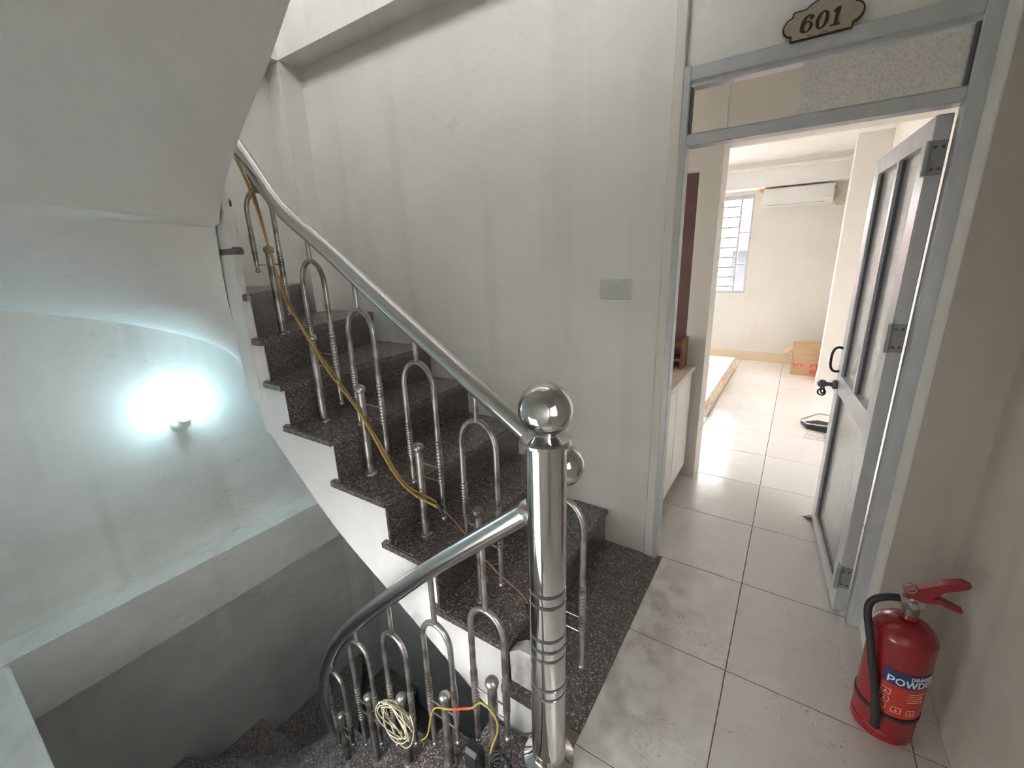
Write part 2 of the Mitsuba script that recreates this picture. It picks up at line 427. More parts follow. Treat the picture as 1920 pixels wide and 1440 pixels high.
# ------------------------------------------------------------------ newel post
NX, NY = -.472, .85
t = thing('newel_post', 'shiny round steel newel post with a ball finial at the landing edge', 'newel post')
R0 = .0515
zs = [.0]
prof = [(0, 0.03), (R0, 0.03)]
for zc in (.297, .332, .437, .470, .506, .617, .652):
    prof += [(R0, zc - .006), (R0 - .004, zc - .003), (R0 - .004, zc + .003), (R0, zc + .006)]
prof += [(R0, 1.072), (0, 1.072)]
add(t + '__pole', lathe(prof, 48, (NX, NY, 0)), 'steel_newel', 30)
for zc in (.297, .332, .437, .470, .506, .617, .652):
    add(t + '__groove_ring', lathe([(R0 - .0045, zc - .003), (R0 - .0015, zc - .003), (R0 - .0015, zc + .003), (R0 - .0045, zc + .003)], 48, (NX, NY, 0)), 'groove', False)
add(t + '__foot_flange', lathe([(0, .005), (.078, .005), (.078, .012), (.060, .024), (.052, .032), (0, .032)], 40, (NX, NY, 0)), 'steel_newel', 30)
add(t + '__cap', lathe([(0, 1.070), (.060, 1.070), (.064, 1.073), (.064, 1.081), (.060, 1.085), (.045, 1.087), (.03, 1.094), (.026, 1.10), (0, 1.10)], 48, (NX, NY, 0)), 'steel_newel', 30)
add(t + '__ball_finial', ball((NX, NY, 1.158), .0665, 4), 'steel_newel', True)

# ------------------------------------------------------------------ railings
def ringed_leg(x, y, z_top, z_bot):
    """a leg of an arch with a band of close rings and a small ball foot"""
    zz, rr = [z_top], [.0105]
    span = z_top - z_bot
    a, b = z_bot + span * .28, z_bot + span * .62
    n = 13
    zz.append(b + .004); rr.append(.0105)
    for i in range(n):
        c = b - (b - a) * (i + .5) / n
        h = (b - a) / n
        zz += [c + h * .45, c + h * .30, c - h * .30, c - h * .45]; rr += [.0095, .0128, .0128, .0095]
    zz += [a - .004, z_bot + .02, z_bot + .012, z_bot + .006]; rr += [.0105, .0095, .006, .006]
    return cat(tube([(x, y, z) for z in zz], rr, 12), ball((x, y, z_bot), .0115, 2))

def arch(x, y, ztop, zrail, half, zl, zr, dirn):
    """arch in the x direction: dirn = unit (x, y) in plan towards the lower side"""
    h = half
    ang = np.linspace(0, np.pi, 17)
    d = np.array([dirn[0], dirn[1], 0.0])
    c = np.array([x, y, ztop - h * 1.25])
    bow = [c + d * (h * math.cos(q)) + np.array([0, 0, h * 1.25 * math.sin(q)]) for q in ang]
    pl, prr = c - d * h, c + d * h
    return cat(tube(bow, .0105, 12), ringed_leg(pl[0], pl[1], c[2] + .002, zl), ringed_leg(prr[0], prr[1], c[2] + .002, zr),
               tube([(x, y, ztop - .004), (x, y, ztop + .02), (x, y, zrail)], [.0105, .0095, .0095], 12))

def post(x, y, z0, z1, r=.0165):
    shaft = tube([(x, y, z0), (x, y, z1 - .028)], r, 16)
    flange = lathe([(0, 0), (r + .012, 0), (r + .011, .006), (r + .002, .012), (0, .012)], 20, (x, y, z0))
    cap = lathe([(0, 0), (r - .003, 0), (r - .002, .006), (r + .005, .010), (r + .007, .020), (r + .004, .031), (r - .006, .038), (0, .041)], 20, (x, y, z1 - .03))
    return shaft, flange, cap

def railing(label, rail_pts, rail_r, bal, dz=0.0, end_cap=None):
    t = thing('stair_railing', label, 'railing')
    add(t + '__handrail', tube(rail_pts, rail_r, 24), 'steel', True)
    if end_cap is not None: add(t + '__end_knob', end_cap, 'steel_newel', True)
    for (x, y, ztop, zrail, half, zl, zr, dirn, sx, sy, s0, s1) in bal:
        b = add(t + '__baluster', arch(x, y, ztop, zrail, half, zl, zr, dirn), 'steel_dull', 40)
        sh, fl, cp = post(sx, sy, s0, s1)
        q = add(t + '__short_post', cat(sh, fl), 'steel_dull', 40)
        add(q + '__ball_cap', cp, 'steel_dull', 40)
        # two thin pins hold each leg to the short post
        d = np.array([dirn[0], dirn[1], 0])
        pins = []
        for dzp in (-.075, -.135):
            for sgn in (-1, 1):
                leg = np.array([x, y, 0]) + sgn * d * half
                zz = s1 + dzp
                if zz > (zr if sgn > 0 else zl) + .01:
                    pins.append(tube([(sx, sy, zz), (leg[0], leg[1], zz)], .0032, 8))
        for pn in pins: add(q + '__pin', pn, 'steel_dull', 40)
    return t

RY1, RY2 = 1.10, .85
rail_line = lambda x: .966 + .655 * (-.687 - x)
up_rail = [(-.575, RY1, .889), (-.61, RY1, .914), (-.67, RY1, .955)] + [(x, RY1, rail_line(x)) for x in (-.8, -1.1, -1.4, -1.7, -1.9)]
up_rail += [(-2.02, 1.095, 1.893), (-2.11, 1.075, 2.02), (-2.185, 1.03, 2.18), (-2.205, .97, 2.37), (-2.18, .905, 2.56), (-2.1, .865, 2.77), (-1.95, RY2, 3.02), (-1.805, RY2, 3.2), (-1.6, RY2, 3.42), (-1.2, RY2, 3.78), (-.52, RY2, 4.28)]
lx = [(-.515, RY2, .875), (-.7, RY2, .712), (-.887, RY2, .546), (-1.162, RY2, .282), (-1.4, RY2, .044), (-1.606, RY2, -.202), (-1.741, RY2, -.448), (-1.80, RY2 + .004, -.632), (-1.86, .88, -.84), (-1.91, .935, -1.08), (-1.92, 1.0, -1.26), (-1.89, 1.06, -1.42), (-1.82, 1.09, -1.56), (-1.7, RY1, -1.68), (-1.2, RY1, -2.05), (-.7, RY1, -2.4)]
bal_up = []
for x, L in ((-.888, 1), (-1.16, 2), (-1.464, 3), (-1.735, 4)):
    z = RISE * L
    sx = {1: -.908, 2: -1.195, 3: -1.515, 4: -1.815}[L]
    zt = {1: .968, 2: 1.152, 3: 1.338, 4: 1.532}[L]
    bal_up.append((x, RY1, zt, rail_line(x) - .02, .078, z + .235, z + .115, (1, 0), sx, RY1, z, z + .41))
bal_up.append((-2.06, 1.10, 1.84, 1.96, .07, 1.2 + .30, 1.2 + .1, (.95, .30), -2.07, 1.115, 1.2, 1.6))
bal_up.append((-.555, RY1, .765, .87, .078, .235, .115, (1, 0), -.60, RY1, .004, .40))
knob = ball((-.548, RY1, .884), .066, 4)
S1 = railing('upper steel railing with a long curved handrail climbing from the newel post along the treads', curve(up_rail, 160), .0315, bal_up, end_cap=knob)
bal_dn = []
for x, zt, zr_, sx, L in ((-.694, .454, .705, -.685, 1), (-.928, .279, .50, -.915, 2), (-1.176, .096, .262, -1.171, 3), (-1.427, -.086, .012, -1.411, 4), (-1.675, -.407, -.33, -1.68, 5)):
    z = -RISE * L
    s1 = {1: .175, 2: -.041, 3: -.22, 4: -.383, 5: -.69}[L]
    bal_dn.append((x, RY2, zt, zr_, .066, z + .05, z + .16, (1, 0), sx, RY2, z, s1))
S2 = railing('lower steel railing sloping down from the newel post and bending steeply at its far end', curve(lx, 160), .0315, bal_dn)

# ------------------------------------------------------------------ door 601
k = struct('door_1')
YF0, YF1 = 1.955, 2.02
X0, X1, XG = -.445, .392, -.082
frame = []
add(k + '__stile', box(-.485, -.442, YF0, YF1, 0, 2.195, .003), 'aluminium', False)
add(k + '__stile', box(.345, .391, YF0, YF1, 0, 2.195, .003), 'aluminium', False)
add(k + '__top_rail', cat(box(-.442, .345, YF0, YF1, 2.142, 2.19, .003), box(-.442, .345, YF0 + .012, YF1 - .004, 2.124, 2.142)), 'aluminium', False)
add(k + '__transom_rail', cat(box(-.442, .345, YF0, YF1, 1.918, 1.958, .003), box(-.442, .345, YF0 + .02, YF1 - .01, 1.958, 1.966)), 'aluminium', False)
add(k + '__casing', box(-.507, -.466, YB - .014, YB, .006, 3.2, .004), 'paint_cream', False)
add(k + '__transom_pane', sheet_xz(XG, .345, YF0 + .030, 1.966, 2.124), 'pattern_glass', False, label='patterned glass')
for x in (-.442, .335): add(k + '__transom_edge', box(x, x + .008, YF0 + .015, YF0 + .045, 1.966, 2.124), 'aluminium_dark', False)
add(k + '__over_panel', box(-.472, .392, YB + .008, YB + .03, 2.195, 3.2), 'paint_white', False)
# leaf, drawn along +x from the hinge and then swung into the room
leaf = []
hx, hy = .335, 1.99
ang = math.atan2(2.75 - 1.985, .27 - .335)
LM = trimesh.transformations.rotation_matrix(ang, [0, 0, 1]); LM[:3, 3] = (hx, hy, 0)
def lf(base, m, mt, smooth=False, **kw):
    m.apply_transform(LM)
    return add(k + '__leaf' + base, m, mt, smooth, **kw)
Lw, Lh, th = .77, 1.90, .042
fr_ = cat(box(0, .095, 0, th, .025, Lh, .003), box(Lw - .09, Lw, 0, th, .025, Lh, .003), box(.095, Lw - .09, .001, th - .001, 1.83, Lh - .001), box(.095, Lw - .09, .001, th - .001, .80, .893), box(.095, Lw - .09, .001, th - .001, .026, .088), box(.355, .385, .001, th - .001, .893, 1.83))
lf('', fr_, 'aluminium')
lf('__gasket', cat([box(a, b, .012, th - .012, c, d) for a, b, c, d in ((.095, .101, .893, 1.83), (.349, .355, .893, 1.83), (.385, .391, .893, 1.83), (.674, .68, .893, 1.83), (.095, .101, .088, .80), (.674, .68, .088, .80), (.101, .674, .088, .094))]), 'aluminium_dark')
lf('__pane', sheet_xz(.101, .349, .020, .893, 1.83), 'pattern_glass')
lf('__pane', sheet_xz(.391, .674, .020, .893, 1.83), 'pattern_glass')
lf('__pane', sheet_xz(.101, .674, .020, .094, .80), 'pattern_glass')
for z in (1.775, 1.20, .19):
    lf('__hinge', cat(box(-.004, .0, .002, th + .002, z - .05, z + .05, .001), box(-.004, .03, th, th + .004, z - .05, z + .05, .001), cyl((-.010, th + .006, z - .05), (-.010, th + .006, z + .05), .008, 14)), 'hinge_metal', 30)
    for q in (-.032, .032):
        for yq in (.012, .030):
            lf('__hinge_screw', cyl((-.004, yq, z + q), (-.0065, yq, z + q), .005, 10), 'aluminium_dark', False)
for ys, nm in ((th, 1), (0, -1)):
    hd = cat(tube(curve([(.735, ys, .905), (.738, ys + nm * .03, .908), (.738, ys + nm * .04, .93), (.738, ys + nm * .042, .965), (.738, ys + nm * .04, 1.0), (.738, ys + nm * .03, 1.022), (.735, ys, 1.025)], 30), .006, 10))
    lf('__handle', hd, 'black', True)
    lk = cat(cyl((.72, ys, .835), (.72, ys + nm * .02, .835), .024, 20, .004), cyl((.72, ys + nm * .02, .835), (.72, ys + nm * .06, .835), .010, 14), ball((.72, ys + nm * .065, .835), .021, 2))
    lf('__lock_knob', lk, 'aluminium_dark', 30)
for i, (dx, dz, an) in enumerate(((.0, -.042, 20), (.018, -.058, 70))):
    ring = np.array([(.748 + dx + .017 * math.cos(q) * math.cos(math.radians(an)), th + .055 + .017 * math.cos(q) * math.sin(math.radians(an)), .835 + dz + .017 * math.sin(q)) for q in np.linspace(0, 2 * math.pi, 24)])
    lf('__key_ring', tube(ring, .0042, 8), 'black', True)
# ------------------------------------------------------------------ number sign 601
t = thing('room_number_sign', 'brown scalloped plate reading 601 above the door', 'sign')
def scallop(scale=1.0):
    w, h = .090, .047
    p = sbox(-w * .80, w * .80, -h * .80, h * .72)
    p = p.union(affinity.scale(Point(0, h * .45).buffer(1, 24), w * .50, h * .62))
    p = p.union(affinity.scale(Point(-w * .78, -.001).buffer(1, 20), w * .26, h * .48)).union(affinity.scale(Point(w * .78, -.001).buffer(1, 20), w * .26, h * .48))
    return p.buffer(.004).buffer(-.008).buffer(.004)
sign_c = (-.044, 2.2265)
SG = 1.14
base = scallop()
def place(poly, y0, y1):
    m = extrude(affinity.translate(affinity.scale(poly, SG, SG, origin=(0, 0)), *sign_c), 0, y0 - y1)
    return upright(m, y0)
YS = YF0
add(t + '__border', place(base.buffer(.003), YS, YS - .006), 'sign_dark', False)
add(t + '__plate', place(base.buffer(-.0015), YS - .004, YS - .009), 'sign_face', False)
def ell(cx, cy, rx, ry): return affinity.scale(Point(0, 0).buffer(1, 28), rx, ry, origin=(0, 0)) if False else affinity.translate(affinity.scale(Point(0, 0).buffer(1, 28), rx, ry, origin=(0, 0)), cx, cy)
zero = ell(0, 0, .0155, .0215).difference(ell(0, 0, .0062, .0185))
six = ell(0, -.0075, .0155, .0140).difference(ell(0.001, -.0078, .0060, .0108))
six = six.union(ell(.001, 0, .0165, .0215).difference(ell(.005, .0005, .0105, .0187)).intersection(sbox(-.03, .006, -.006, .03))).union(ell(.0085, .0135, .0052, .0052))
one = sbox(-.0048, .0048, -.0205, .0210).union(sbox(-.0115, .0115, -.0215, -.0180)).union(Polygon([(-.0048, .0215), (.0048, .0215), (-.0048, .0120), (-.0115, .0120), (-.0115, .0145)]))
for g, dx in ((six, -.036), (zero, .0), (one, .034)):
    add(t + '__numeral', place(affinity.translate(affinity.skew(g, xs=8), dx, -.002), YS - .008, YS - .0115), 'sign_dark', False)
sc_ = [(x, -.0345 + .003 * math.sin(x * 190)) for x in np.linspace(-.032, .032, 60)]
from shapely.geometry import LineString
add(t + '__script_line', place(LineString(sc_).buffer(.0011), YS - .008, YS - .0098), 'sign_script', False)

# ------------------------------------------------------------------ wall switch
t = thing('light_switch', 'square edged white switch plate on the stair wall beside the door', 'switch')
add(t + '__plate', box(-.786, -.637, YB - .012, YB, 1.318, 1.409, .004), 'switch_plastic', False)
add(t + '__rocker', box(-.735, -.690, YB - .016, YB - .011, 1.343, 1.385, .002), 'switch_plastic', False)
add(t + '__marker', upright(extrude(Polygon([(-.723, 1.366), (-.702, 1.366), (-.7125, 1.356)]), 0, .003), YB - .015), 'aluminium', False)

# ------------------------------------------------------------------ wall lamp
t = thing('wall_lamp', 'small lit white bulb in a round holder on the stairwell wall', 'lamp')
lc = np.array([XL, .91, .63])
d_ = np.array([.45, .0, .89]); d_ /= np.linalg.norm(d_)
rosette = lathe([(0, 0), (.048, 0), (.048, .008), (.040, .018), (.028, .024), (0, .024)], 32)
rosette.apply_transform(trimesh.geometry.align_vectors([0, 0, 1], [1, 0, 0])); rosette.apply_translation(lc)
add(t + '__rosette', rosette, 'white_plastic', 30)
lb = lc + np.array([.062, 0, .0])
add(t + '__arm', tube(curve([lc + np.array([.02, 0, 0]), lc + np.array([.045, 0, -.012]), lb + d_ * .01], 16), .016, 14), 'white_plastic', True)
sk = lathe([(0, 0), (.026, 0), (.033, .010), (.033, .05), (.029, .056), (0, .056)], 28)
sk.apply_transform(trimesh.geometry.align_vectors([0, 0, 1], d_)); sk.apply_translation(lb)
add(t + '__holder', sk, 'white_plastic', 30)
blb = lathe([(0, .002), (.020, .002), (.030, .012), (.041, .032), (.044, .050), (.040, .070), (.028, .086), (.012, .093), (0, .094)], 28)
blb.apply_transform(trimesh.geometry.align_vectors([0, 0, 1], d_)); blb.apply_translation(lb + d_ * .054)
kb = add(t + '__bulb', blb, 'white_plastic', True)
scene[kb]['emitter'] = {'type': 'area', 'radiance': {'type': 'rgb', 'value': list(LAMP)}}

# ------------------------------------------------------------------ fire extinguisher
t = thing('fire_extinguisher', 'red powder fire extinguisher with black hose standing in the corner by the door', 'fire extinguisher')
EX = np.array([.405, 1.525, 0.0]); ER = .079
prof = [(0, .0), (ER - .006, .0), (ER, .006), (ER, .03), (ER - .003, .034), (ER, .038), (ER, .37)]
prof += [(ER * math.cos(q) * .72 + ER * .28 * (1 - q / 1.571), .37 + .055 * math.sin(q)) for q in np.linspace(.1, 1.45, 10)]
prof += [(.022, .428), (.020, .445), (0, .445)]
add(t + '__cylinder', lathe(prof, 56, EX), 'red_paint', 30)
def wrap(m, r, a0, z0):
    """bends a flat mesh (x along, y up, z out) round the cylinder, x = 0 at the angle a0"""
    m = m.copy().subdivide_to_size(.012) if hasattr(m, 'subdivide_to_size') else m
    v = np.asarray(m.vertices)
    a = a0 + v[:, 0] / r
    rr = r + v[:, 2]
    return trimesh.Trimesh(np.stack([EX[0] + rr * np.cos(a), EX[1] + rr * np.sin(a), z0 + v[:, 1]], 1), m.faces, process=False)
def sheet(x0, x1, y0, y1, z):
    n = 24
    xs = np.linspace(x0, x1, n)
    return cat([box(a, b, y0, y1, 0, z) for a, b in zip(xs[:-1], xs[1:])])
A0 = math.radians(-80)
add(t + '__label', wrap(sheet(-.055, .095, 0, .125, .0008), ER, A0, .115), 'red_label', 30, label='bright red label with pale pictograms')
add(t + '__label_band', wrap(sheet(-.055, .095, 0, .052, .0010), ER, A0, .232), 'blue_label', 30, label='dark blue band with white lettering')
for s, x, z, h in (('DRAGON', .008, .2655, .0115), ('POWDER', -.046, .2385, .0225)):
    m_ = meshkit.text_mesh(s, h, .0006, True)
    m_.apply_translation((x, 0, .0010))
    add(t + '__lettering', wrap(m_, ER, A0, z), 'white_print', False, label='white lettering')
pict = []
rng = random.Random(4)
for i in range(5):
    pict.append(sheet(.012, .012 + .05 - .008 * (i % 2), .098 - .008 * i, .1005 - .008 * i, .0012))
for x, y in ((-.04, .085), (-.04, .055), (-.043, .028), (-.008, .028), (.03, .024)):
    ring = Polygon([(-.009, -.008), (.009, -.008), (.009, .008), (-.009, .008)]).buffer(.003)
    ring = ring.difference(ring.buffer(-.0022)).union(Polygon([(-.004, -.005), (.004, -.004), (0, .005)]))
    m_ = extrude(affinity.translate(ring, x, y), 0, .0012)
    pict.append(m_)
for m_ in pict: add(t + '__pictogram', wrap(m_, ER, A0, .115), 'pale_print', False)
add(t + '__valve', cat(lathe([(0, .443), (.021, .443), (.021, .462), (.016, .468), (.014, .50), (0, .50)], 20, EX), box(EX[0] - .030, EX[0] + .028, EX[1] - .013, EX[1] + .013, .468, .496, .003), cyl((EX[0] + .0, EX[1] - .013, .482), (EX[0], EX[1] - .026, .482), .011, 16, .002)), 'steel_dull', 30)
lev = lambda pts, y0, y1: trimesh.convex.convex_hull(np.array([(EX[0] + x, EX[1] + y, z) for x, z in pts for y in (y0, y1)]))
add(t + '__lever', cat(lev([(-.022, .503), (-.022, .518), (.05, .575), (.06, .555), (.03, .51)], -.013, .013), lev([(.05, .575), (.06, .552), (.098, .578), (.105, .590), (.085, .594)], -.013, .013)), 'red_paint', False)
add(t + '__carry_handle', cat(lev([(-.02, .497), (-.02, .505), (.05, .520), (.055, .507), (.02, .496)], -.012, .012), lev([(.05, .521), (.055, .506), (.10, .495), (.103, .503)], -.012, .012)), 'red_paint', False)
add(t + '__safety_pin', tube([(EX[0] - .018 + .016 * math.cos(q), EX[1] - .02, .538 + .016 * math.sin(q)) for q in np.linspace(0, 2 * math.pi, 24)], .0016, 8), 'steel_dull', True)
ha = math.radians(-125)
hp = lambda a, r, z: (EX[0] + r * math.cos(math.radians(a)), EX[1] + r * math.sin(math.radians(a)), z)
hose = curve([(EX[0] - .026, EX[1], .482), (EX[0] - .055, EX[1] - .01, .482), hp(190, .093, .455), hp(205, .1, .38), hp(222, .097, .29), hp(238, .095, .19), hp(247, .095, .11), hp(250, .094, .065)], 60)
add(t + '__hose', tube(hose, np.r_[np.full(46, .0105), np.linspace(.0115, .013, 14)], 14), 'black_rubber', True)
add(t + '__strap', lathe([(ER, -.006), (ER + .003, -.006), (ER + .003, .006), (ER, .006)], 48, EX + np.array([0, 0, .105])), 'black_rubber', False)

# ------------------------------------------------------------------ room behind the door
YW, YR = 2.105, 7.06
XRR, XRL, ZC = .60, -3.0, 2.64
k = struct('wall_room_right')
scene[k] = mikit.ply(box(XRR, XRR + .12, YW, YR + .15, -.2, 2.9), 'paint_cream', False)
add(k + '__column', box(.315, XRR, 5.95, 6.22, 0, ZC), 'paint_cream', False)
add(k + '__column_skirting', box(.309, XRR, 5.944, 6.226, 0, .10, .003), 'paint_cream', False)
k = struct('wall_room_left')
scene[k] = mikit.ply(cat(box(XRL - .12, XRL, 2.9, 3.6, -.2, 2.9), box(XRL - .12, XRL, YW, 2.2, -.2, 2.9), box(XRL - .12, XRL, 2.2, 2.9, -.2, 1.0), box(XRL - .12, XRL, 2.2, 2.9, 2.1, 2.9), box(XRL - .12, XRL, 4.8, YR + .15, -.2, 2.9), box(XRL - .12, XRL, 3.6, 4.8, -.2, .04), box(XRL - .12, XRL, 3.6, 4.8, 2.25, 2.9)), 'paint_cream', False)
k = struct('wall_room_back')
WX0, WX1, WZ0, WZ1 = -1.9, -.64, .97, 2.29
scene[k] = mikit.ply(cat(box(XRL, WX0, YR, YR + .15, -.2, 2.9), box(WX1, XRR, YR, YR + .15, -.2, 2.9), box(WX0, WX1, YR, YR + .15, -.2, WZ0), box(WX0, WX1, YR, YR + .15, WZ1, 2.9)), 'paint_cream', False)
add('baseboard_back', box(XRL, XRR, YR - .008, YR, 0, .13, .002), 'paint_tan', False, kind='structure')
add(k + '__beam', box(XRL, XRR, YR - .26, YR, 2.335, ZC), 'paint_ceiling', False)
add(k + '__cornice', box(XRL, XRR, YR - .30, YR - .26, 2.535, 2.575, .006), 'paint_ceiling', False)
k = struct('wall_room_front')
scene[k] = mikit.ply(box(XRL, -.49, YW - .005, YW, -.2, 2.9), 'paint_cream', False)
k = struct('ceiling_room')
scene[k] = mikit.ply(box(XRL - .12, XRR + .12, 2.03, YR + .15, ZC, ZC + .2), 'paint_ceiling', False)
k = struct('wall_kitchen')
scene[k] = mikit.ply(box(-.578, -.455, 2.95, 3.16, 0, ZC), 'paint_cream', False)
add(k + '__side', box(-1.62, -.578, 2.96, 3.06, 0, ZC), 'paint_cream', False)
add(k + '__tiling', box(-1.60, -.578, 2.95, 2.96, .80, 1.98), 'maroon_tile', False)
add(k + '__beam', box(-.455, XRR, 2.955, 3.155, 2.125, ZC), 'paint_cream', False)

# window in the back wall
k = struct('window_1')
add(k + '__frame', cat(box(WX0, WX1, YR + .03, YR + .08, WZ1 - .05, WZ1), box(WX0, WX1, YR + .03, YR + .08, WZ0, WZ0 + .035), box(WX0, WX0 + .035, YR + .03, YR + .08, WZ0, WZ1), box(WX1 - .03, WX1, YR + .03, YR + .08, WZ0, WZ1)), 'aluminium', False)
for x in (-.80, -1.2):
    add(k + '__mullion', box(x - .012, x + .012, YR + .03, YR + .08, WZ0 + .035, WZ1 - .05, .002), 'aluminium', False)
for z in (1.37, 1.80):
    add(k + '__transom', box(-.788, WX1 - .03, YR + .04, YR + .07, z - .008, z + .008), 'aluminium', False)
for i in range(9):
    z = WZ0 + .09 + i * .137
    add(k + '__grille_bar', cyl((WX0 + .03, YR + .11, z), (-.81, YR + .11, z), .010, 8), 'hinge_metal', 30)
add(k + '__pane', sheet_xz(-.788, WX1 - .03, YR + .055, WZ0 + .035, WZ1 - .05), 'pane_glass', False)

# air conditioner
t = thing('air_conditioner', 'white split air conditioner under the beam on the far wall', 'air conditioner')
ACX0, ACX1, ACZ0, ACZ1 = -.535, .217, 2.085, 2.318
acp = [(YR, ACZ0 + .03), (YR, ACZ1), (YR - .17, ACZ1), (YR - .195, ACZ1 - .015), (YR - .20, ACZ0 + .07), (YR - .17, ACZ0 + .012), (YR - .13, ACZ0)]
ac = trimesh.creation.extrude_polygon(Polygon(acp), ACX1 - ACX0, engine='earcut')
v = np.asarray(ac.vertices)
add(t + '__case', trimesh.Trimesh(np.stack([ACX0 + v[:, 2], v[:, 0], v[:, 1]], 1), ac.faces, process=False), 'white_plastic', False)
add(t + '__louver', box(ACX0 + .05, ACX1 - .08, YR - .188, YR - .15, ACZ0 + .018, ACZ0 + .024), 'aluminium', False)
add('drain_pipe', tube(curve([(ACX1 + .0, YR - .06, ACZ1 - .04), (ACX1 + .035, YR - .07, ACZ1 - .06), (ACX1 + .04, YR - .07, ACZ0 + .06), (ACX1 + .03, YR - .07, ACZ0 - .01), (ACX1 + .07, YR - .06, ACZ0 - .02), (ACX1 + .10, YR - .04, ACZ0 + .03)], 40), .014, 12), 'pipe_cream', True, 'cream pipe hooking down at the right end of the air conditioner', 'pipe')
add('foam_plug', cat(ball((-.565, YR - .035, 2.33), .033, 2), ball((-.545, YR - .028, 2.315), .028, 2)), 'orange', True, 'orange foam plug above the window beside the air conditioner', 'foam plug')

# kitchen counter beside the pier
t = thing('kitchen_counter', 'white kitchen counter behind the left door jamb', 'kitchen counter')
add(t + '__body', box(-1.1, -.535, 2.13, 2.93, .10, .775), 'white_plastic', False)
add(t + '__plinth', box(-1.08, -.57, 2.14, 2.93, 0, .10), 'black', False)
add(t + '__door', box(-.535, -.518, 2.135, 2.525, .105, .77, .003), 'white_plastic', False)
add(t + '__door', box(-.535, -.518, 2.532, 2.925, .105, .77, .003), 'white_plastic', False)
add(t + '__worktop', box(-1.12, -.505, 2.125, 2.945, .775, .805, .003), 'counter_top', False)
t = thing('wall_shelf', 'dark shelf rack on the kitchen counter behind the jamb', 'shelf')
for z in (.86, .95):
    add(t + '__shelf', box(-.98, -.56, 2.80, 2.94, z, z + .015), 'wood', False)
for x in (-.98, -.575): add(t + '__upright', box(x, x + .015, 2.80, 2.94, .805, 1.0), 'wood', False)

# mattress on the floor
t = thing('mattress', 'thin mattress in printed wrap lying along the left of the room floor', 'mattress')
add(t + '__side_wrap', box(-1.5, -.59, 4.25, 6.42, 0, .15, .012), 'mattress_wrap', False)
add(t + '__top', box(-1.485, -.605, 4.265, 6.405, .145, .162, .006), 'mattress_top', False)

# carton by the column
t = thing('cardboard_box', 'open brown cardboard box with red print beside the column', 'cardboard box')
bx0, bx1, by0, by1, bh = .045, .40, 6.40, 6.75, .37
bx = cat(box(bx0, bx1, by0, by0 + .006, .004, bh), box(bx0, bx1, by1 - .006, by1, .004, bh), box(bx0, bx0 + .006, by0, by1, .004, bh), box(bx1 - .006, bx1, by0, by1, .004, bh), box(bx0, bx1, by0, by1, .0, .006))
add(t + '__walls', bx, 'carton', False)
fl = box(-.12, 0, 0, .34, -.003, .003)
fl.apply_transform(trimesh.transformations.rotation_matrix(math.radians(-38), [0, 1, 0])); fl.apply_translation((bx0, by0 + .003, bh - .04))
add(t + '__flap', fl, 'carton', False)
fl = box(0, .35, 0, .16, -.003, .003)
fl.apply_transform(trimesh.transformations.rotation_matrix(math.radians(14), [1, 0, 0])); fl.apply_translation((bx0, by0, bh))
add(t + '__flap', fl, 'carton', False)
pm = []
for i, (x, w) in enumerate(((.02, .035), (.065, .03), (.10, .035), (.20, .05), (.26, .05))):
    pm += [box(bx0 + x, bx0 + x + w, by0 - .001, by0, .125 + .01 * (i % 2), .145 + .01 * (i % 2)), box(bx0 + x, bx0 + x + w * .4, by0 - .001, by0, .10, .16)]
pm += [box(bx0 + .20, bx0 + .27, by0 - .001, by0, .03, .085)]
for m_ in pm: add(t + '__print', m_, 'carton_print', False)

# dustpan with its stick, behind the door leaf
t = thing('dustpan', 'black dustpan with a pink stick lying on the room floor behind the door leaf', 'dustpan')
pan = extrude(Polygon([(.17, 4.50), (.21, 4.36), (.48, 4.28), (.52, 4.56), (.30, 4.62)]), .002, .010)
add(t + '__tray', cat(pan, slat((.17, 4.50), (.21, 4.36), .005, .035, -.008), slat((.21, 4.36), (.48, 4.28), .005, .06, -.008), slat((.48, 4.28), (.52, 4.56), .005, .07, -.008)), 'black', False)
add(t + '__rim', tube([(.17, 4.50, .035), (.21, 4.36, .05), (.48, 4.28, .075), (.52, 4.56, .085), (.30, 4.62, .075), (.17, 4.50, .035)], .006, 8), 'aluminium', True)
add(t + '__stick', tube([(.50, 4.42, .06), (.535, 4.52, .36), (.565, 4.60, .62)], .011, 10), 'pink', True)
add('floor_rag', extrude(Polygon([(.19, 4.12), (.33, 4.10), (.335, 4.26), (.22, 4.30)]), .0, .006), 'paper_white', False, 'crumpled grey rag on the floor in front of the dustpan', 'rag')
wd = trimesh.convex.convex_hull(np.array([(.185, 2.775, 0), (.27, 2.715, 0), (.285, 2.80, 0), (.26, 2.72, .038), (.275, 2.79, .038)]))
add('door_wedge', wd, 'wood', False, 'brown wooden wedge under the free end of the door leaf', 'wedge')

